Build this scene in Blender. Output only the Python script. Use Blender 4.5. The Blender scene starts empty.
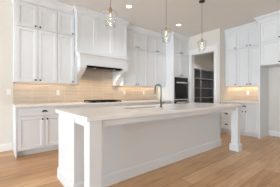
import bpy, math, random
from mathutils import Vector, Matrix
PI = math.pi
SC = bpy.context.scene
COL = SC.collection
random.seed(7)

# ------------------------------------------------------------------ camera
CAM_H, TH = 1.108, math.radians(38.65)
cam_d = bpy.data.cameras.new('camera'); cam = bpy.data.objects.new('camera', cam_d); COL.objects.link(cam)
cam_d.sensor_width = 36; cam_d.lens = 180.5/280*36; cam_d.shift_y = 0.7/280; cam_d.clip_start = .05
cam.location = (0, 0, CAM_H); cam.rotation_euler = (PI/2, 0, -TH)
SC.camera = cam

# ------------------------------------------------------------------ world, exposure, daylight, ceiling fill
w = bpy.data.worlds.new('world'); SC.world = w; w.use_nodes = True
bg = w.node_tree.nodes['Background']; bg.inputs[0].default_value = (.80, .90, 1, 1); bg.inputs[1].default_value = 1.0
vs = SC.view_settings
vs.view_transform = 'Standard'; vs.look = 'None'; vs.gamma = 1; vs.use_curve_mapping = False; vs.exposure = -0.60
SC.cycles.max_bounces = 10; SC.cycles.diffuse_bounces = 6; SC.cycles.transparent_max_bounces = 16

def area(name, loc, rot, sx, sy, power, col=(1, 1, 1), spread=None):
    l = bpy.data.lights.new(name, 'AREA'); l.shape = 'RECTANGLE'; l.size = sx; l.size_y = sy
    l.energy = power; l.color = col
    if spread: l.spread = spread
    o = bpy.data.objects.new(name, l); COL.objects.link(o); o.location = loc; o.rotation_euler = rot
    return o
COOL = (.70, .86, 1.0)
# daylight through the three windows of the left wall and the two behind the camera, plus added upward fills
for y in (-2.6, -.3, 2.0):
    area('window_daylight', (-8.98, y, 1.55), (0, -PI/2, 0), 2.3, 1.7, {-2.6: 103, -.3: 135, 2.0: 132}[y], COOL)
    area('window_ground_light', (-8.97, y, .9), (0, -math.radians(125), 0), 1.0, 1.7, 345, (.69, .855, 1))  # added fill, tilted up from the window to brighten the ceiling
for x in (-.8, 2.6):
    area('window_daylight', (x, -4.48, 1.55), (PI/2, 0, 0), 1.9, 2.1, 2, COOL)
    area('window_ground_light', (x, -4.47, .9), (math.radians(130), 0, 0), 1.9, 1.0, 24, (.62, .82, 1))  # same added ceiling fill at the rear windows

# ------------------------------------------------------------------ materials
def new_mat(name):
    m = bpy.data.materials.new(name); m.use_nodes = True
    nt = m.node_tree; return m, nt, nt.nodes['Principled BSDF']
def lin(r, g, b):
    f = lambda c: (c/255/12.92) if c/255 <= .04045 else ((c/255+.055)/1.055)**2.4
    return (f(r), f(g), f(b), 1)
def plain(name, rgb, rough=.5, metal=0, noise=.02, nscale=30, bump=0):
    m, nt, p = new_mat(name)
    c = lin(*rgb)
    n = nt.nodes.new('ShaderNodeTexNoise'); n.inputs['Scale'].default_value = nscale
    tc = nt.nodes.new('ShaderNodeTexCoord'); nt.links.new(tc.outputs['Object'], n.inputs['Vector'])
    r = nt.nodes.new('ShaderNodeMixRGB'); r.blend_type = 'MIX'
    r.inputs[1].default_value = tuple(x*(1-noise) for x in c[:3])+(1,)
    r.inputs[2].default_value = tuple(min(1, x*(1+noise)) for x in c[:3])+(1,)
    nt.links.new(n.outputs['Fac'], r.inputs[0]); nt.links.new(r.outputs[0], p.inputs['Base Color'])
    p.inputs['Roughness'].default_value = rough; p.inputs['Metallic'].default_value = metal
    if bump:
        b = nt.nodes.new('ShaderNodeBump'); b.inputs['Strength'].default_value = bump; b.inputs['Distance'].default_value = .002
        nt.links.new(n.outputs['Fac'], b.inputs['Height']); nt.links.new(b.outputs[0], p.inputs['Normal'])
    return m
M = {}
M['cab'] = plain('white_cabinet_paint', (229, 230, 231), .42, noise=.008)
M['trim'] = plain('white_trim_paint', (238, 237, 235), .4, noise=.008)
M['wall'] = plain('cream_wall_paint', (227, 221, 212), .85, noise=.012, nscale=60, bump=.06)
M['ceil'] = plain('ceiling_paint', (233, 232, 230), .9, noise=.02, nscale=80, bump=.1)
M['bronze'] = plain('dark_bronze_metal', (62, 58, 54), .35, .8)
M['steel'] = plain('brushed_stainless_steel', (190, 190, 188), .28, 1, noise=.04)
M['handle'] = plain('satin_steel_handle', (222, 222, 221), .5, .3)
M['sinksteel'] = plain('dark_sink_composite', (40, 39, 38), .5, 0, noise=.04)
M['nickel'] = plain('faucet_nickel', (125, 123, 121), .33, 1)
M['brass'] = plain('aged_brass', (170, 145, 110), .4, .8)
M['rod'] = plain('grey_rod_metal', (128, 124, 119), .45, .6)
M['black'] = plain('black_enamel', (14, 14, 15), .55)
M['iron'] = plain('cast_iron', (15, 15, 16), .75)
M['blackglass'] = plain('black_oven_glass', (8, 8, 9), .06)
M['darkmetal'] = plain('dark_hood_liner', (26, 26, 28), .4, .7)
M['shelf'] = plain('grey_shelf_paint', (128, 128, 130), .6)
M['plate'] = plain('white_plastic', (244, 243, 240), .4)
M['slot'] = plain('outlet_slot', (90, 88, 84), .6)

def quartz():
    m, nt, p = new_mat('cream_quartz')
    tc = nt.nodes.new('ShaderNodeTexCoord'); n = nt.nodes.new('ShaderNodeTexNoise')
    n.inputs['Scale'].default_value = 5; n.inputs['Detail'].default_value = 8
    nt.links.new(tc.outputs['Object'], n.inputs['Vector'])
    r = nt.nodes.new('ShaderNodeValToRGB'); r.color_ramp.elements[0].position = .35; r.color_ramp.elements[1].position = .65
    r.color_ramp.elements[0].color = lin(239, 236, 231); r.color_ramp.elements[1].color = lin(245, 243, 239)
    nt.links.new(n.outputs['Fac'], r.inputs[0]); nt.links.new(r.outputs[0], p.inputs['Base Color'])
    p.inputs['Roughness'].default_value = .25
    return m
M['quartz'] = quartz()

def tile(name):
    # long horizontal tiles stacked in straight columns; local x runs along the wall, z up
    m, nt, p = new_mat(name); N = nt.nodes; L = nt.links
    tc = N.new('ShaderNodeTexCoord'); sp = N.new('ShaderNodeSeparateXYZ'); cb = N.new('ShaderNodeCombineXYZ')
    L.new(tc.outputs['Object'], sp.inputs[0]); L.new(sp.outputs['X'], cb.inputs['X']); L.new(sp.outputs['Z'], cb.inputs['Y'])
    b = N.new('ShaderNodeTexBrick'); b.offset = 0; b.offset_frequency = 1
    b.inputs['Scale'].default_value = 1; b.inputs['Brick Width'].default_value = .33; b.inputs['Row Height'].default_value = .076
    b.inputs['Mortar Size'].default_value = .003; b.inputs['Mortar Smooth'].default_value = .1; b.inputs['Bias'].default_value = 0
    b.inputs['Color1'].default_value = lin(204, 186, 168); b.inputs['Color2'].default_value = lin(214, 198, 181)
    b.inputs['Mortar'].default_value = lin(230, 218, 202)
    L.new(cb.outputs[0], b.inputs['Vector'])
    mp = N.new('ShaderNodeMapping'); mp.inputs['Scale'].default_value = (1.5, 34, 1); L.new(cb.outputs[0], mp.inputs[0])
    n = N.new('ShaderNodeTexNoise'); n.inputs['Scale'].default_value = 2.2; n.inputs['Detail'].default_value = 4; L.new(mp.outputs[0], n.inputs['Vector'])
    mx = N.new('ShaderNodeMixRGB'); mx.blend_type = 'OVERLAY'; mx.inputs[0].default_value = .3
    L.new(b.outputs['Color'], mx.inputs[1]); L.new(n.outputs['Fac'], mx.inputs[2]); L.new(mx.outputs[0], p.inputs['Base Color'])
    p.inputs['Roughness'].default_value = .35
    bp = N.new('ShaderNodeBump'); bp.inputs['Strength'].default_value = .3; bp.inputs['Distance'].default_value = .002; bp.invert = True
    L.new(b.outputs['Fac'], bp.inputs['Height']); L.new(bp.outputs[0], p.inputs['Normal'])
    return m
M['tile'] = tile('beige_stacked_tile')

def oak():
    m, nt, p = new_mat('oak_plank_floor'); N = nt.nodes; L = nt.links
    tc = N.new('ShaderNodeTexCoord')
    b = N.new('ShaderNodeTexBrick'); b.offset = .37; b.offset_frequency = 2
    b.inputs['Scale'].default_value = 1; b.inputs['Brick Width'].default_value = 1.9; b.inputs['Row Height'].default_value = .19
    b.inputs['Mortar Size'].default_value = .0016; b.inputs['Mortar Smooth'].default_value = .2; b.inputs['Bias'].default_value = 0
    b.inputs['Color1'].default_value = lin(186, 139, 94); b.inputs['Color2'].default_value = lin(217, 176, 132)
    b.inputs['Mortar'].default_value = lin(112, 84, 60)
    L.new(tc.outputs['Object'], b.inputs['Vector'])
    mp = N.new('ShaderNodeMapping'); mp.inputs['Scale'].default_value = (1.2, 14, 1); L.new(tc.outputs['Object'], mp.inputs[0])
    n = N.new('ShaderNodeTexNoise'); n.inputs['Scale'].default_value = 2.2; n.inputs['Detail'].default_value = 7; n.inputs['Distortion'].default_value = .6
    L.new(mp.outputs[0], n.inputs['Vector'])
    n2 = N.new('ShaderNodeTexNoise'); n2.inputs['Scale'].default_value = 1.1; n2.inputs['Detail'].default_value = 2; L.new(tc.outputs['Object'], n2.inputs['Vector'])
    mx = N.new('ShaderNodeMixRGB'); mx.blend_type = 'OVERLAY'; mx.inputs[0].default_value = .6
    L.new(b.outputs['Color'], mx.inputs[1]); L.new(n.outputs['Fac'], mx.inputs[2])
    m2 = N.new('ShaderNodeMixRGB'); m2.blend_type = 'OVERLAY'; m2.inputs[0].default_value = .25
    L.new(mx.outputs[0], m2.inputs[1]); L.new(n2.outputs['Fac'], m2.inputs[2])
    L.new(m2.outputs[0], p.inputs['Base Color'])
    p.inputs['Roughness'].default_value = .32
    return m
M['oak'] = oak()

def glass(name, tint=(1, 1, 1)):
    m = bpy.data.materials.new(name); m.use_nodes = True; nt = m.node_tree; nt.nodes.clear()
    o = nt.nodes.new('ShaderNodeOutputMaterial'); t = nt.nodes.new('ShaderNodeBsdfTransparent'); g = nt.nodes.new('ShaderNodeBsdfGlossy')
    g.inputs['Roughness'].default_value = .15; t.inputs[0].default_value = tint+(1,)
    f = nt.nodes.new('ShaderNodeLayerWeight'); f.inputs[0].default_value = .10
    mx = nt.nodes.new('ShaderNodeMixShader')
    nt.links.new(f.outputs['Facing'], mx.inputs[0]); nt.links.new(t.outputs[0], mx.inputs[1]); nt.links.new(g.outputs[0], mx.inputs[2])
    nt.links.new(mx.outputs[0], o.inputs[0]); return m
M['glass'] = glass('clear_glass', (.99, .99, .99))
def emit(name, rgb, s):
    m = bpy.data.materials.new(name); m.use_nodes = True; nt = m.node_tree; nt.nodes.clear()
    o = nt.nodes.new('ShaderNodeOutputMaterial'); e = nt.nodes.new('ShaderNodeEmission')
    e.inputs[0].default_value = rgb+(1,); e.inputs[1].default_value = s
    nt.links.new(e.outputs[0], o.inputs[0]); return m
M['led'] = emit('warm_led', (1, .74, .44), 1.5)
M['can'] = emit('can_light_lens', (1, .93, .82), 9)
M['filament'] = emit('bulb_glow', (1, .78, .50), 6)

# ------------------------------------------------------------------ mesh helpers
class MB:
    def __init__(s): s.v = []; s.f = []; s.sm = []
    def add(s, v, f, smooth=False):
        o = len(s.v); s.v += [tuple(a) for a in v]
        for q in f: s.f.append([i+o for i in q]); s.sm.append(smooth)
        return s
    def box(s, x0, x1, y0, y1, z0, z1):
        v = [(x, y, z) for x in (x0, x1) for y in (y0, y1) for z in (z0, z1)]
        return s.add(v, [(0, 1, 3, 2), (4, 6, 7, 5), (0, 4, 5, 1), (2, 3, 7, 6), (0, 2, 6, 4), (1, 5, 7, 3)])
    def shaker(s, x0, x1, z0, z1, yb, yf, rail=.06, rec=.010, sl=.006):
        # a framed panel: back at yb, frame face at yf (yf < yb), recessed centre
        def ring(a, y): return [(x0+a, y, z0+a), (x1-a, y, z0+a), (x1-a, y, z1-a), (x0+a, y, z1-a)]
        v = ring(0, yb)+ring(0, yf)+ring(rail, yf)+ring(rail+sl, yf+rec)
        f = [(3, 2, 1, 0)]
        for k in range(3):
            for i in range(4):
                j = (i+1) % 4; f.append((4*k+i, 4*k+j, 4*k+4+j, 4*k+4+i))
        f.append((12, 13, 14, 15))
        return s.add(v, f)
    def lathe(s, prof, n=20, c=(0, 0, 0), axis='z', smooth=True, cap=True):
        v = []; f = []; m = len(prof)
        for r, h in prof:
            for k in range(n):
                a = 2*PI*k/n; p = (r*math.cos(a), r*math.sin(a), h)
                if axis == 'y': p = (p[0], -p[2], p[1])     # h towards -y
                v.append((p[0]+c[0], p[1]+c[1], p[2]+c[2]))
        for i in range(m-1):
            for k in range(n):
                q = (k+1) % n; f.append((i*n+k, i*n+q, (i+1)*n+q, (i+1)*n+k))
        if cap:
            if prof[0][0] > 1e-5: f.append(tuple(range(n-1, -1, -1)))
            if prof[-1][0] > 1e-5: f.append(tuple((m-1)*n+k for k in range(n)))
        return s.add(v, f, smooth)
    def tube(s, pts, r, n=12):
        P = [Vector(p) for p in pts]; v = []; f = []
        up = Vector((0.13, .31, .94)).normalized(); prev = None
        for i, p in enumerate(P):
            t = (P[min(i+1, len(P)-1)]-P[max(i-1, 0)]).normalized()
            a = (prev - t*prev.dot(t)) if prev else t.cross(up)
            a.normalize(); prev = a; b = t.cross(a)
            rr = r[i] if isinstance(r, (list, tuple)) else r
            for k in range(n):
                an = 2*PI*k/n; v.append(p+a*(rr*math.cos(an))+b*(rr*math.sin(an)))
        for i in range(len(P)-1):
            for k in range(n):
                q = (k+1) % n; f.append((i*n+k, i*n+q, (i+1)*n+q, (i+1)*n+k))
        f.append(tuple(range(n-1, -1, -1))); f.append(tuple((len(P)-1)*n+k for k in range(n)))
        return s.add(v, f, True)
    def sweep(s, path, prof, closed=False):
        # profile (out, z) swept along a plan path; out is to the right of travel; corners mitred
        P = [Vector(p) for p in path]; n = len(P); m = len(prof); v = []; f = []
        def nrm(a, b): d = (b-a).normalized(); return Vector((d.y, -d.x))
        for i in range(n):
            if closed: n0, n1 = nrm(P[i-1], P[i]), nrm(P[i], P[(i+1) % n])
            else:
                n0 = nrm(P[i-1], P[i]) if i else None; n1 = nrm(P[i], P[i+1]) if i < n-1 else None
                n0 = n0 or n1; n1 = n1 or n0
            mi = (n0+n1); mi = mi/(1+n0.dot(n1))
            for o, z in prof: v.append((P[i].x+mi.x*o, P[i].y+mi.y*o, z))
        for i in range(n if closed else n-1):
            j = (i+1) % n
            for k in range(m):
                q = (k+1) % m; f.append((i*m+k, i*m+q, j*m+q, j*m+k))
        if not closed: f.append(tuple(range(m-1, -1, -1))); f.append(tuple((n-1)*m+k for k in range(m)))
        return s.add(v, f)
    def prism(s, poly, x0, x1, smooth=False):     # (y, z) outline extruded along x
        m = len(poly); v = [(x0, y, z) for y, z in poly]+[(x1, y, z) for y, z in poly]
        f = [tuple(range(m)), tuple(range(2*m-1, m-1, -1))]
        for k in range(m): q = (k+1) % m; f.append((k, k+m, q+m, q))
        return s.add(v, f)
    def build(s, name, mat, parent=None, bevel=0, loc=None, rz=0):
        me = bpy.data.meshes.new(name); me.from_pydata(s.v, [], s.f); me.update()
        import bmesh
        bm = bmesh.new(); bm.from_mesh(me); bmesh.ops.recalc_face_normals(bm, faces=bm.faces); bm.to_mesh(me); bm.free()
        for p, q in zip(me.polygons, s.sm): p.use_smooth = q
        me.materials.append(M[mat]); o = bpy.data.objects.new(name, me); COL.objects.link(o)
        if parent: o.parent = parent
        if loc: o.location = loc
        if rz: o.rotation_euler.z = rz
        if bevel:
            b = o.modifiers.new('bevel', 'BEVEL'); b.width = bevel; b.segments = 2; b.limit_method = 'ANGLE'
        return o

def tag(o, label, cat, group=None):
    o['label'] = label; o['category'] = cat
    if group: o['group'] = group
    return o
def thing(name, label, cat, loc, rz=0, group=None):
    o = bpy.data.objects.new(name, None); COL.objects.link(o); o.empty_display_size = .1
    o.location = loc; o.rotation_euler = (0, 0, rz); return tag(o, label, cat, group)
def struct(mb, name, mat, **k):
    o = mb.build(name, mat, **k); o['kind'] = 'structure'; return o
def copy_tree(o, parent=None):
    c = o.copy(); COL.objects.link(c); c.parent = parent
    for ch in list(o.children): copy_tree(ch, c)
    return c

# ------------------------------------------------------------------ room measures
YB = 4.405          # back wall face
YF = 3.785          # base cabinet door faces
YU = 4.045          # wall cabinet door faces
ZC = 3.02           # ceiling
ZU = 1.34           # underside of wall cabinets
ZS, ZT = 2.39, 2.84 # seam between the stacked doors, top of the doors
CT = .914           # worktop height
XP = 5.07           # pantry wall face
YP = 2.64           # pantry return wall face
XR = 5.76           # right wall face
XFR = 5.14          # right base door faces
XUR = 5.40          # right wall cabinet door faces
DY0, DY1, DZ = 2.80, 3.605, 2.40   # pantry doorway

# ------------------------------------------------------------------ shell
struct(MB().box(-9.15, 7.9, -4.65, 4.52, -.1, 0), 'floor', 'oak')
struct(MB().box(-9.15, 7.9, -4.65, 4.52, ZC, ZC+.1), 'ceiling', 'ceil')
struct(MB().box(-9.15, 7.9, YB, YB+.12, 0, ZC), 'wall_back', 'wall')
def wall_with_holes(name, length, t, holes, loc, rz):
    m = MB(); x = 0
    for a, b, z0, z1 in holes:
        m.box(x, a, 0, t, 0, ZC); m.box(a, b, 0, t, 0, z0) if z0 > 0 else None; m.box(a, b, 0, t, z1, ZC); x = b
    m.box(x, length, 0, t, 0, ZC)
    return struct(m, name, 'wall', loc=loc, rz=rz)
# left wall: local x = world y from -4.5
wall_with_holes('wall_left', 8.905, .12, [(1.05, 2.75, .4, 2.7), (3.35, 5.05, .4, 2.7), (5.65, 7.35, .4, 2.7)], (-9.0, -4.5, 0), PI/2)
wall_with_holes('wall_front', 14.76, .12, [(7.15, 9.25, .4, 2.7), (10.55, 12.65, .4, 2.7)], (-9.0, -4.62, 0), 0)
struct(MB().box(XR, XR+.12, -4.62, YP, 0, ZC), 'wall_right', 'wall')
wall_with_holes('wall_pantry', YB-YP-.002, .12, [(DY0-YP, DY1-YP, 0, DZ)], (XP+.12, YP+.001, 0), PI/2)
struct(MB().box(XP+.121, 7.78, YP, YP+.12, 0, ZC), 'wall_return', 'wall')
struct(MB().box(7.78, 7.9, YP, YB, 0, ZC), 'wall_pantry_end', 'wall')
def window(n, wdt, loc, rz):
    m = MB()
    for a, b, c, d in ((0, .06, 0, 2.3), (wdt-.06, wdt, 0, 2.3), (.06, wdt-.06, 0, .06), (.06, wdt-.06, 2.24, 2.3), (wdt/2-.02, wdt/2+.02, .06, 2.24)):
        m.box(a, b, .04, .09, c, d)
    f = struct(m, 'window_%d' % n, 'trim', loc=loc, rz=rz)
    MB().box(.06, wdt-.06, .06, .066, .06, 2.24).build('pane', 'glass', f)
for n, y in enumerate((-3.45, -1.15, 1.15)): window(n+1, 1.7, (-9.0, y, .4), PI/2)
for n, x in enumerate((-1.85, 1.55)): window(n+4, 2.1, (x, -4.62, .4), 0)

BBP = [(0, 0), (.016, 0), (.016, .115), (.008, .135), (0, .135)]
struct(MB().sweep([(-8.998, YB-.001), (.262, YB-.001)], BBP), 'baseboard_back', 'trim')
struct(MB().sweep([(XR-.001, 1.632), (XR-.001, .79)], BBP), 'baseboard_alcove', 'trim')
struct(MB().sweep([(XR-.001, .75), (XR-.001, -4.49)], BBP), 'baseboard_right', 'trim')
struct(MB().sweep([(XP-.001, 2.708), (XP-.001, YP-.001), (XFR+.02, YP-.001)], BBP), 'baseboard_corner', 'trim')
struct(MB().sweep([(-8.999, -4.49), (-8.999, YB-.02)], BBP), 'baseboard_left', 'trim')
# casing of the pantry doorway with its capped header
m = MB()
m.box(XP-.02, XP-.001, DY0-.09, DY0, 0, DZ); m.box(XP-.02, XP-.001, DY1, DY1+.09, 0, DZ)
m.box(XP-.024, XP-.001, DY0-.10, DY1+.10, DZ, DZ+.14); m.box(XP-.04, XP-.001, DY0-.12, DY1+.12, DZ+.14, DZ+.17)
m.box(XP-.02, XP+.14, DY0-.001, DY0+.012, 0, DZ); m.box(XP-.02, XP+.14, DY1-.012, DY1+.001, 0, DZ); m.box(XP-.02, XP+.14, DY0, DY1, DZ-.012, DZ+.001)
struct(m, 'door_1', 'trim')

# ------------------------------------------------------------------ hardware
def knob(parent, x, z, y):
    return MB().lathe([(.006, 0), (.005, .012), (.011, .014), (.017, .022), (.015, .029), (.006, .031)], 14, (x, y, z), 'y').build('knob', 'bronze', parent)
def cup_pull(parent, x, z, y, wd=.048, h=.030, d=.026):
    v = []; f = []; n, k = 14, 6
    for i in range(k+1):
        b = (PI/2)*i/k
        for j in range(n+1):
            a = PI*j/n
            v.append((x+wd*math.cos(a), y-d*math.sin(b)*math.sin(a)**.7 if 0 < j < n else y, z-h/2+h*math.sin(a)*math.cos(b)))
    for i in range(k):
        for j in range(n):
            q = i*(n+1)+j; f.append((q, q+1, q+n+2, q+n+1))
    mb = MB().add(v, f, True)
    mb.box(x-wd-.004, x+wd+.004, y-.004, y, z-h/2-.002, z-h/2+.006)
    return mb.build('pull', 'bronze', parent)
G = .0045
def door(t, x0, x1, z0, z1, kx=None, kz=None, rail=.058):
    d = MB().shaker(x0+G, x1-G, z0+G, z1-G, .02, 0, rail).build('door', 'cab', t)
    if kx is not None: knob(d, kx, kz, 0)
    return d
def drawer(t, x0, x1, z0, z1, pull=True, shaker=False, pz=None):
    mb = MB()
    if shaker: mb.shaker(x0+G, x1-G, z0+G, z1-G, .02, 0, .045)
    else: mb.box(x0+G, x1-G, 0, .02, z0+G, z1-G)
    d = mb.build('drawer', 'cab', t, bevel=.002)
    if pull: cup_pull(d, (x0+x1)/2, pz if pz else (z0+z1)/2, 0)
    return d

def base_cab(name, label, x, wdt, layout, depth=.62, rz=0, org=None, group=None, left_end=False):
    """local: x along the front, y=0 door faces, +y into the wall"""
    t = thing(name, label, 'cabinet', org if org else (x, YF, 0), rz, group)
    m = MB().box(0, wdt, .021, depth-.002, .10, CT-.041)
    if left_end: m.box(-.02, 0, 0, depth-.002, 0, CT-.041)
    m.build('body', 'cab', t)
    MB().box(0, wdt, .085, depth-.002, 0, .10).build('toe_kick', 'cab', t)
    top, zd = .87, .71
    if layout == 'doors':
        drawer(t, 0, wdt, zd, top, pz=.795)
        h = wdt/2; door(t, 0, h, .105, zd, h-.04, zd-.065); door(t, h, wdt, .105, zd, h+.04, zd-.065)
    elif layout == 'drawers':
        for a, b in ((.105, .41), (.41, zd), (zd, top)): drawer(t, 0, wdt, a, b)
    elif layout == 'cook':
        drawer(t, 0, wdt, zd, top, pull=False); drawer(t, 0, wdt, .41, zd); drawer(t, 0, wdt, .105, .41)
    return t
def led(t, x0, x1, y, z, e):
    MB().box(x0, x1, y, y+.022, z-.009, z-.001).build('light_strip', 'led', t)
    return e
def wall_cab(name, label, wdt, pairs, org, rz=0, depth=.36, z0=ZU, group=None, seam=ZS, panel=(0, 0), strip=True):
    """pairs: list of (x0, x1, knob x). org at the underside, door faces at y=0"""
    t = thing(name, label, 'cabinet', org, rz, group); o = org[2]
    MB().box(-panel[0], wdt+panel[1], .021, depth-.002, 0, ZC-.003-o).build('body', 'cab', t)
    for x0, x1, kx in pairs:
        door(t, x0, x1, 0.0, seam-o, kx, .045); door(t, x0, x1, seam-o, ZT-o, kx, seam-o+.045)
    if strip: led(t, .03, wdt-.03, .22, 0, 0)
    return t
# fascia + crown profile (outward from the door plane, z)
CROWN = [(-.3, ZT+.032), (.004, ZT+.032), (.004, ZT+.075), (.010, ZT+.080), (.014, ZT+.095), (.035, ZT+.125), (.06, ZT+.145), (.07, ZT+.15), (.07, ZC-.002), (-.3, ZC-.002)]

# ------------------------------------------------------------------ back wall, lower run
base_cab('base_cabinet', 'white base cabinet with wide drawer over two doors at far left of the back wall', .29, .87, 'doors', left_end=True)
base_cab('base_cabinet', 'narrow white drawer cabinet left of the cooktop, partly hidden by the island', 1.16, .42, 'drawers')
base_cab('base_cabinet', 'white base cabinet directly under the black cooktop', 1.58, .94, 'cook')
base_cab('base_cabinet', 'white base cabinet right of the cooktop, seen behind the island faucet', 2.52, .88, 'doors')
base_cab('base_cabinet', 'white base cabinet beside the tall oven cabinet', 3.40, .898, 'doors')
wt = MB().box(.255, 4.298, YF-.03, YB-.011, CT-.04, CT).build('countertop', 'quartz', bevel=.004)
tag(wt, 'long pale quartz worktop along the back wall under the tiles', 'countertop')
bs = MB().box(0, 4.30-.27, 0, .009, 0, ZU-CT-.003).build('tile_backsplash', 'tile', loc=(.27, YB-.0095, CT+.001))
mb = MB().box(0, 4.30-.27, 0, .009, 0, ZU-CT-.003).box(1.36-.27, 2.70-.27, 0, .009, ZU-CT-.003, 1.74-CT)
bs.data = mb.build('tmp', 'tile').data; bpy.data.objects.remove(bpy.data.objects['tmp']); bs.data.name = 'tile_backsplash'
tag(bs, 'beige stacked tile backsplash along the back wall behind the cooktop', 'backsplash')

# ------------------------------------------------------------------ back wall, upper run
wall_cab('wall_cabinet', 'double white wall cabinet with stacked doors at the far left of the back wall', .722,
         [(0, .361, .32), (.361, .722, .402)], (.29, YU, ZU), panel=(.02, 0))
wall_cab('wall_cabinet', 'narrow single-door white wall cabinet touching the left side of the hood', .352, [(0, .352, .315)], (1.013, YU, ZU), panel=(0, .018))
wall_cab('wall_cabinet', 'double white wall cabinet touching the right side of the hood', .798, [(0, .399, .36), (.399, .798, .438)], (2.722, YU, ZU), panel=(.02, 0))
wall_cab('wall_cabinet', 'double white wall cabinet next to the tall oven cabinet', .776, [(0, .388, .35), (.388, .776, .426)], (3.522, YU, ZU))
tag(MB().sweep([(.27, YB-.003), (.27, YU), (1.322, YU)], CROWN[1:9]+[(-.02, ZC-.002), (-.02, ZT+.032)]).build('crown_moulding', 'cab'),
    'white crown moulding over the wall cabinets left of the hood', 'moulding')
tag(MB().sweep([(2.763, YU), (4.228, YU)], CROWN[1:9]+[(-.02, ZC-.002), (-.02, ZT+.032)]).build('crown_moulding', 'cab'),
    'white crown moulding between the hood and the tall oven cabinet', 'moulding')

# ------------------------------------------------------------------ range hood
HX0, HX1 = 1.385, 2.70
HXL, HYF = HX1-HX0, 3.93
t = thing('range_hood', 'large white panelled range hood with corbels above the cooktop', 'range hood', (HX0, HYF, 0))
# local: x 0..HXL, y 0 = chimney face, depth to wall
DW = YB-HYF-.012
mb = MB().box(.0, HXL, .021, DW, 2.05, 2.885)
for a, b in ((0, .44), (.44, .875), (.875, HXL)): mb.shaker(a, b, 2.05, 2.885, .021, 0, .055 if a else .055, .007)
mb.build('chimney', 'cab', t)
cr = MB().sweep([(0, YU-HYF+.018), (0, 0), (HXL, 0), (HXL, YU-HYF+.018)], [(-.02, 2.886), (.004, 2.886), (.004, 2.915), (.014, 2.925), (.022, 2.945), (.045, 2.975), (.06, 2.985), (.06, ZC-.002), (-.02, ZC-.002)])
cr.build('crown', 'cab', t)
MF, MS = -.10, YU-HYF-.006          # mantel face, where its side returns meet the wall cabinets
A, B = .037, HXL-.037
mb = MB().box(A, B, MF, MF+.02, 1.75, 2.0).box(A, A+.02, MF+.02, MS, 1.75, 2.0).box(B-.02, B, MF+.02, MS, 1.75, 2.0)
mb.box(A+.02, B-.02, MF+.02, DW, 1.98, 2.0).box(A+.02, A+.14, MF+.02, DW, 1.75, 1.98).box(B-.14, B-.02, MF+.02, DW, 1.75, 1.98)
mb.box(A, A+.14, MF, MS, 1.69, 1.75).box(B-.14, B, MF, MS, 1.69, 1.75).box(A+.005, A+.14, MS, DW, 1.69, 1.75).box(B-.14, B-.005, MS, DW, 1.69, 1.75)
mb.build('mantel', 'cab', t)
mp = [(.0005, 1.925), (.012, 1.925), (.012, 1.945), (.018, 1.968), (.030, 1.985), (.036, 1.99), (.036, 2.03), (.0005, 2.03)]
MB().box(A, B, MF, 0, 2.001, 2.03).box(.0, HXL, .0, MS, 2.001, 2.049).build('mantel_top', 'cab', t)
MB().sweep([(A, YU-HYF-.005), (A, MF), (B, MF), (B, YU-HYF-.005)], mp).build('mantel_moulding', 'cab', t)
for a, b in ((.0, A-.001), (B+.001, HXL)): MB().box(a, b, MS+.008, DW, 1.345, 2.0).build('filler_strip', 'cab', t)
def corbel_poly():
    yb = DW; p = [(yb, 1.34), (yb-.15, 1.34), (yb-.16, 1.36)]
    for k in range(1, 13):          # S-curve out to the front
        u = k/12; z = 1.36+.29*u; y = yb-.16-(yb-.16+.05)*(u**1.7); p.append((y, z))
    p += [(-.055, 1.66), (-.065, 1.689), (yb, 1.689)]
    return p
for x0 in (A+.012, B-.132): MB().prism(corbel_poly(), x0, x0+.12).build('corbel', 'cab', t)
ins = MB().box(.235, HXL-.235, -.075, .26, 1.704, 1.80).build('vent_insert', 'darkmetal', t)
fm = MB()
for k in range(3): 
    a = .29+k*.25
    for q in range(8): fm.box(a+.006+q*.028, a+.02+q*.028, .02, .24, 1.698, 1.704)
fm.build('baffle_filter', 'steel', ins)
for x in (.40, HXL-.40): MB().lathe([(.025, 1.700), (.025, 1.704)], 16, (x, -.03, 0)).build('hood_light', 'led', ins)

# ------------------------------------------------------------------ tall oven cabinet
YT = 3.72; TX = 4.302; TW = XP-.004-TX-.02
t = thing('tall_oven_cabinet', 'tall white cabinet built around the black double oven', 'cabinet', (TX, YT, 0))
TD = YB-YT-.002
mb = MB().box(.02, TW-.02, .021, TD, .10, .29).box(.02, TW-.02, .021, TD, 1.66, ZC-.003)
mb.box(0, .02, .0, TD, 0, ZC-.003).box(TW-.02, TW, .021, TD, .10, ZC-.003).box(.02, TW-.02, TD-.02, TD, .29, 1.66)
mb.box(.02, .045, .0, .0205, .30, 1.645).box(TW-.03, TW, .0, .0205, .30, 1.645).box(.02, TW, 0, .0205, 1.645, 1.668)
mb.build('body', 'cab', t)
MB().box(.021, TW, .085, TD, 0, .099).build('toe_kick', 'cab', t)
drawer(t, .021, TW, .105, .295)
h = (TW+.02)/2
for a, b, k in ((.021, h, h-.04), (h, TW, h+.04)):
    door(t, a, b, 1.67, ZS, k, 1.715); door(t, a, b, ZS, ZT, k, ZS+.045)
MB().box(TW, TW+.02, .01, .05, 0, ZT+.03).build('filler_strip', 'cab', t)
MB().sweep([(0, YU-YT+.018), (0, 0), (TW+.018, 0)], CROWN[1:9]+[(-.02, ZC-.002), (-.02, ZT+.032)]).build('crown', 'cab', t)
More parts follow.
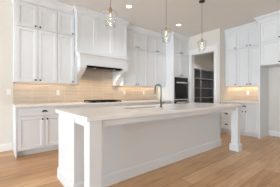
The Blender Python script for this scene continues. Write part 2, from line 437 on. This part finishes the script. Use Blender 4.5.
# double wall oven
ox = TX+.047; OW = TW-.03-.047-.002
t = thing('double_oven', 'black glass double wall oven with steel handles in the tall cabinet', 'oven', (ox, YT, .302))
MB().box(0, OW, .02, .56, 0, 1.338).build('body', 'darkmetal', t)
MB().box(0, OW, -.012, .02, 1.225, 1.338).build('control_panel', 'blackglass', t)
for z0, z1 in ((.62, 1.22), (.03, .60)):
    d = MB().box(0, OW, -.02, .018, z0, z1).build('oven_door', 'blackglass', t, bevel=.002)
    MB().box(.05, OW-.05, -.023, -.02, z0+.08, z1-.13).build('door_glass', 'blackglass', d)
    MB().box(0, OW, -.024, -.02, z0+.0, z0+.03).build('door_trim', 'handle', d)
    hm = MB().tube([(.04, -.07, z1-.05), (OW-.04, -.07, z1-.05)], .019)
    for x in (.07, OW-.07): hm.tube([(x, -.07, z1-.05), (x, -.0201, z1-.05)], .009, 8)
    hm.build('handle', 'handle', d)
MB().box(0, OW, -.012, .02, 0, .026).build('vent_grille', 'steel', t)

# ------------------------------------------------------------------ pantry shelving
def shelving(label, x0, x1):
    t = thing('shelving_unit', label, 'shelves', ((x0+x1)/2, 4.4, 0), 0, 'grey pantry shelving'); hw = (x1-x0)/2
    for x in (-hw, hw-.03): MB().box(x, x+.03, -.36, 0, 0, 2.1).build('side_panel', 'shelf', t)
    MB().box(-hw+.03, hw-.03, -.012, -.001, .05, 2.1).build('back_panel', 'shelf', t)
    for z in (.2, .57, .95, 1.33, 1.71, 2.07): MB().box(-hw+.03, hw-.03, -.35, -.013, z, z+.03).build('shelf', 'shelf', t)
shelving('grey pantry shelving unit left of the upright seen through the doorway', 5.2, 6.285)
shelving('grey pantry shelving unit right of the upright seen through the doorway', 6.286, 7.6)

# ------------------------------------------------------------------ right wall runs (local x runs from far to near)
R = -PI/2
LB = 2.639
base_cab('base_cabinet', 'narrow white three-drawer cabinet on the right wall by the pantry corner', 0, .303, 'drawers', depth=XR-XFR, rz=R, org=(XFR, LB, 0))
base_cab('base_cabinet', 'white base cabinet with drawer and two doors on the right wall', 0, .656, 'doors', depth=XR-XFR, rz=R, org=(XFR, LB-.303, 0))
tag(MB().box(XFR-.03, XR-.011, 1.681, YP-.001, CT-.04, CT).build('countertop', 'quartz', bevel=.004), 'short pale worktop on the right wall beside the fridge alcove', 'countertop')
bs = MB().box(0, .957, 0, .009, 0, ZU-CT-.003).build('tile_backsplash', 'tile', loc=(XR-.0095, YP-.001, CT+.001), rz=R)
tag(bs, 'small beige tile backsplash on the right wall above the short worktop', 'backsplash')
wall_cab('wall_cabinet', 'narrow single-door white wall cabinet against the pantry corner', .33, [(0, .33, .29)], (XUR, LB, ZU), R)
wall_cab('wall_cabinet', 'double white wall cabinet on the right wall beside the fridge alcove', .625, [(0, .3125, .27), (.3125, .625, .355)], (XUR, LB-.332, ZU), R)
tag(MB().sweep([(XUR, LB-.001), (XUR, 1.753)], CROWN[1:9]+[(-.02, ZC-.002), (-.02, ZT+.032)]).build('crown_moulding', 'cab'), 'white crown moulding over the right wall cabinets', 'moulding')
# fridge surround
t = thing('fridge_surround', 'white fridge surround with overhead doors and an empty alcove', 'cabinet', (XFR, 1.68, 0), R)
FD = XR-XFR-.002
for x in (0, .905): MB().box(x, x+.04, -.01, FD, 0, ZT+.03).build('side_panel', 'cab', t)
MB().box(.041, .904, .021, FD, 1.815, ZC-.003).build('body', 'cab', t)
for a, b, k in ((.041, .4725, .43), (.4725, .904, .515)):
    door(t, a, b, 1.82, ZS, k, 1.865); door(t, a, b, ZS, ZT, k, ZS+.045)
tag(MB().sweep([(XFR+.185, 1.6805), (XFR-.0105, 1.6805), (XFR-.0105, .7345), (XR-.02, .7345)], CROWN[1:9]+[(-.03, ZC-.002), (-.03, ZT+.032)]).build('crown_moulding', 'cab'), 'white crown moulding standing forward over the fridge surround', 'moulding')

# ------------------------------------------------------------------ island
IX0, IX1, IY0, IY1, IZ = .625, 3.80, 1.53, 2.59, .904
IB = IZ-.04
BX0, BX1, BY0, BY1 = .657, 3.785, 1.955, 2.565
t = thing('kitchen_island', 'long white kitchen island with corner posts in the middle of the floor', 'island', ((BX0+BX1)/2, (BY0+BY1)/2, 0))
ox, oy = -(BX0+BX1)/2, -(BY0+BY1)/2
def ibox(m, x0, x1, y0, y1, z0, z1): return m.box(x0+ox, x1+ox, y0+oy, y1+oy, z0, z1)
m = MB(); ibox(m, BX0, BX0+.02, BY0, BY1, 0, IB-.001); ibox(m, BX1-.02, BX1, BY0, BY1, 0, IB-.001)
ibox(m, BX0+.02, BX1-.02, BY0, BY0+.02, 0, IB-.001); ibox(m, BX0+.02, BX1-.02, BY1-.02, BY1, 0, IB-.001)
m.build('body', 'cab', t)
ISB = [(.0005, 0), (.016, 0), (.016, .12), (.010, .137), (.0005, .14)]
path = [(BX1, BY1), (BX0, BY1), (BX0, BY0), (BX1, BY0)]
# clockwise order with the outside on the right of travel
path = [(BX0, BY1), (BX0, BY0), (BX1, BY0), (BX1, BY1)]
MB().sweep([(x+ox, y+oy) for x, y in path], ISB).build('baseboard', 'cab', t)
PW = .125
for px in (BX0, BX1-PW):
    m = MB(); ibox(m, px, px+PW, IY0+.02, IY0+.02+PW, 0, IB-.001)
    p = m.build('post', 'cab', t, bevel=.003)
    c = [(px, IY0+.02+PW), (px, IY0+.02), (px+PW, IY0+.02), (px+PW, IY0+.02+PW)]
    MB().sweep([(x+ox, y+oy) for x, y in c], [(.0005, 0), (.022, 0), (.022, .12), (.012, .137), (.0005, .14)], closed=True).build('plinth', 'cab', p)
AZ = IB-.065
m = MB(); ibox(m, BX0+PW, BX1-PW, IY0+.04, IY0+.06, AZ, IB-.001)
ibox(m, BX0+.012, BX0+.032, IY0+.02+PW, BY0, AZ, IB-.001); ibox(m, BX1-.032, BX1-.012, IY0+.02+PW, BY0, AZ, IB-.001)
m.build('apron', 'cab', t)
# worktop with sink cut-out
SX0, SX1, SY0, SY1 = 1.45, 2.10, 2.045, 2.24
m = MB()
for a in ((IX0, SX0, IY0, IY1), (SX1, IX1, IY0, IY1), (SX0, SX1, IY0, SY0), (SX0, SX1, SY1, IY1)): pass
xs = [IX0, SX0, SX1, IX1]; ys = [IY0, SY0, SY1, IY1]
v = [(x, y, z) for z in (IB, IZ) for y in ys for x in xs]; f = []
idx = lambda i, j, k: k*16+j*4+i
for j in range(3):
    for i in range(3):
        if (i, j) == (1, 1): continue
        f.append((idx(i, j, 0), idx(i, j+1, 0), idx(i+1, j+1, 0), idx(i+1, j, 0)))
        f.append((idx(i, j, 1), idx(i+1, j, 1), idx(i+1, j+1, 1), idx(i, j+1, 1)))
for i in range(3):
    f.append((idx(i, 0, 0), idx(i+1, 0, 0), idx(i+1, 0, 1), idx(i, 0, 1))); f.append((idx(i+1, 3, 0), idx(i, 3, 0), idx(i, 3, 1), idx(i+1, 3, 1)))
    f.append((idx(0, i+1, 0), idx(0, i, 0), idx(0, i, 1), idx(0, i+1, 1))); f.append((idx(3, i, 0), idx(3, i+1, 0), idx(3, i+1, 1), idx(3, i, 1)))
for a, b in (((1, 1), (2, 1)), ((2, 1), (2, 2)), ((2, 2), (1, 2)), ((1, 2), (1, 1))):
    f.append((idx(*a, 0), idx(*a, 1), idx(*b, 1), idx(*b, 0)))
tag(m.add(v, f).build('island_countertop', 'quartz', bevel=.004), 'big pale quartz worktop on the island with a sink cut-out', 'countertop')
# sink
t = thing('sink', 'dark undermount sink in the island worktop', 'sink', ((SX0+SX1)/2, (SY0+SY1)/2, IB-.001))
hx, hy, d, g = (SX1-SX0)/2+.006, (SY1-SY0)/2+.006, -.22, .02
v = []
for (e, z) in ((.02, 0), (0, 0), (0, d+.02), (-.02, d), (.004, d-.003), (.004, -.003), (.02, -.003)):
    v += [(-hx-e, -hy-e, z), (hx+e, -hy-e, z), (hx+e, hy+e, z), (-hx-e, hy+e, z)]
f = []
for k in range(6):
    for i in range(4): j = (i+1) % 4; f.append((4*k+i, 4*k+j, 4*k+4+j, 4*k+4+i))
# floor of the bowl and its underside
f.append((12, 13, 14, 15)); f.append((19, 18, 17, 16)); f = [q for q in f if not (min(q) >= 12 and max(q) <= 19 and len(set(a//4 for a in q)) == 2)]
for i in range(4): j = (i+1) % 4; f.append((24+i, 24+j, j, i))
MB().add(v, f).build('bowl', 'sinksteel', t)
MB().lathe([(.0, d+.001), (.04, d+.001), (.045, d+.004), (.038, d+.006), (.0, d+.003)], 20).build('drain', 'steel', t)
# faucet
FX, FY = 2.025, 2.005
t = thing('faucet', 'gooseneck pull-down metal faucet standing on the island worktop', 'faucet', (FX, FY, IZ))
MB().lathe([(.027, 0), (.027, .008), (.019, .014), (.017, .06), (.015, .075), (0.0, .075)], 20).build('base', 'nickel', t)
dirx, diry = -.30, .95
rad = .052; pts = [(0, 0, .07), (0, 0, .16), (0, 0, .25)]
for k in range(1, 13):
    a = PI*k/12; u = rad*(1-math.cos(a)); pts.append((dirx*u, diry*u, .305+rad*math.sin(a)-.0))
pts.insert(3, (0, 0, .305))
MB().tube(pts, .0125, 14).build('spout', 'nickel', t)
ex, ey = dirx*2*rad, diry*2*rad
MB().tube([(ex, ey, .305), (ex, ey, .29), (ex*1.02, ey*1.02, .22), (ex*1.02, ey*1.02, .205)], [.0125, .015, .018, .017], 14).build('spray_head', 'nickel', t)
MB().tube([(.014, 0, .05), (.045, 0, .052), (.075, 0, .085)], [.010, .009, .006], 10).build('handle', 'nickel', t)

# ------------------------------------------------------------------ cooktop
KX = 2.08
t = thing('cooktop', 'black gas cooktop with iron grates on the back worktop', 'cooktop', (KX, 4.07, CT))
MB().box(-.395, .395, -.25, .25, .0005, .010).build('tray', 'black', t, bevel=.002)
for bx, by, r in ((-.27, .11, .04), (-.27, -.11, .035), (0, .02, .055), (.27, .11, .04), (.27, -.11, .035)):
    MB().lathe([(r, .010), (r, .018), (r*.8, .02), (r*.8, .026), (0, .026)], 18, (bx, by, 0)).build('burner', 'iron', t)
for gx in (-.260, 0, .260):
    m = MB(); w2 = .130; y0, y1 = -.225, .235; g = .018
    for y in (y0, y1-g): m.box(gx-w2, gx+w2, y, y+g, .028, .048)
    for x in (gx-w2, gx+w2-g): m.box(x, x+g, y0+g, y1-g, .028, .048)
    for q in (-.055, .055): m.box(gx+q-.007, gx+q+.007, y0+g, y1-g, .030, .048)
    m.box(gx-w2+g, gx+w2-g, -.004, .010, .031, .049)
    for x in (gx-w2, gx+w2-g):
        for y in (y0, y1-g): m.box(x, x+g, y, y+g, .0101, .028)
    m.build('grate', 'iron', t)
for k in range(5): MB().lathe([(.016, .010), (.015, .028), (.0, .029)], 14, (-.14+k*.07, -.2365, 0)).build('control_dial', 'black', t)

# ------------------------------------------------------------------ outlets and switches
def plate(label, loc, rz=0, switch=False, gang=1):
    t = thing('light_switch' if switch else 'power_outlet', label, 'switch' if switch else 'outlet', loc, rz)
    hw = .036*gang
    MB().box(-hw, hw, -.006, 0, -.058, .058).build('cover_plate', 'plate', t, bevel=.002)
    for q in range(gang):
        cx = -hw+.036+q*.072
        MB().box(cx-.017, cx+.017, -.009, -.006, -.033, .033).build('rocker' if switch else 'socket_face', 'plate', t)
        if not switch:
            s = MB()
            for z in (-.017, .017):
                for x in (-.006, .006): s.box(cx+x-.0012, cx+x+.0012, -.0095, -.009, z-.004, z+.005)
            s.build('slots', 'slot', t)
plate('white switch plate on the cream wall left of the cabinets', (.20, YB-.001, 1.155), switch=True)
plate('white outlet on the tiles left of the hood', (1.115, YB-.0105, 1.145))
plate('white outlet on the tiles just right of the hood', (2.93, YB-.0105, 1.15))
plate('white outlet on the tiles seen behind the faucet', (3.66, YB-.0105, 1.15))
plate('white outlet on the small tile panel of the right wall', (XR-.0105, 2.145, 1.145), R)
plate('white outlet on the left end panel of the island', (BX0-.001, 2.06, .70), R)

# ------------------------------------------------------------------ recessed lights
def can(label, x, y, e=40):
    t = thing('recessed_light', label, 'ceiling light', (x, y, ZC), 0, 'recessed ceiling lights')
    MB().lathe([(.058, -.001), (.085, -.001), (.085, -.006), (.060, -.010), (.058, -.006)], 24, cap=False).build('trim_ring', 'trim', t)
    MB().lathe([(.0, -.003), (.057, -.003), (.057, -.001), (0, -.001)], 24).build('lens', 'can', t)
    l = bpy.data.lights.new('can_light', 'SPOT'); l.energy = e; l.color = (.93, .965, 1); l.spot_size = 2.2; l.spot_blend = .8; l.shadow_soft_size = .06
    o = bpy.data.objects.new('can_light', l); COL.objects.link(o); o.parent = t; o.location = (0, 0, -.03)
can('round recessed ceiling light above the right side of the hood', 2.27, 3.22)
can('round recessed ceiling light in front of the tall oven cabinet', 3.94, 3.22)

can('round recessed ceiling light inside the pantry', 6.3, 3.45, 170)  # unseen lamp, added to brighten the pantry interior
can('recessed ceiling light above the left end of the back worktop', .60, 3.22)  # unseen lamp, added for more light from overhead
for k, x in enumerate((.60, 2.27, 3.94)): can('%s recessed ceiling light of the row on the seating side of the island' % ('left', 'middle', 'right')[k], x, .35, 15)  # unseen row, added so worktop and floor get overhead light

# ------------------------------------------------------------------ pendants
def pendant(label, x):
    t = thing('pendant_light', label, 'pendant light', (x, 2.10, 1.985), 0, 'glass pendants over the island')
    top = ZC-1.985
    MB().lathe([(0, top-.022), (.052, top-.022), (.06, top-.016), (.06, top-.001), (0, top-.001)], 24).build('canopy', 'bronze', t)
    MB().tube([(0, 0, top-.022), (0, 0, .265)], .0038, 8).build('rod', 'rod', t)
    MB().lathe([(0, .265), (.010, .265), (.016, .258), (.018, .222), (.015, .205), (0, .205)], 18).build('socket', 'brass', t)
    prof = [(.022, .228), (.05, .222), (.080, .210), (.092, .196), (.093, .182), (.084, .13), (.070, .06), (.057, 0)]
    inner = [(r-.0025, h) for r, h in prof][::-1]
    MB().lathe(prof+inner+[prof[0]], 28, cap=False).build('glass_shade', 'glass', t)
    b = MB().lathe([(.010, .195), (.012, .18), (.022, .155), (.0245, .135), (.02, .112), (.008, .10), (0, .098)], 16, cap=False).build('bulb', 'glass', t)
    MB().tube([(0, 0, .18), (.003, .002, .165), (-.003, -.002, .148)], .005, 8).build('filament', 'filament', b)
    l = bpy.data.lights.new('bulb_light', 'POINT'); l.energy = .8; l.color = (1, .76, .48); l.shadow_soft_size = .02
    o = bpy.data.objects.new('bulb_light', l); COL.objects.link(o); o.parent = t; o.location = (0, 0, .14)
pendant('clear glass pendant nearest the camera, hanging before the range hood', 1.18)
pendant('middle clear glass pendant, hanging over the faucet side of the island', 2.245)
pendant('clear glass pendant farthest right, hanging before the pantry doorway', 3.31)

# ------------------------------------------------------------------ warm light from the strips and the hood lamps
WARM = (1, .74, .46)
def strip(x, y, ln, e, rz=0): 
    area('under_cabinet_glow', (x, y, ZU-.012), (0, 0, rz), ln, .02, e, WARM)
strip(.82, YB-.08, 1.0, 1.0); strip(3.5, YB-.08, 1.5, 2.2); strip(XR-.08, 2.16, .9, 2.0, R)
for x in (.33, HXL-.33):
    l = bpy.data.lights.new('hood_spot', 'SPOT'); l.energy = 20; l.color = WARM; l.spot_size = 2.4; l.spot_blend = .7; l.shadow_soft_size = .03
    o = bpy.data.objects.new('hood_spot', l); COL.objects.link(o); o.location = (HX0+x, HYF+.1, 1.69)
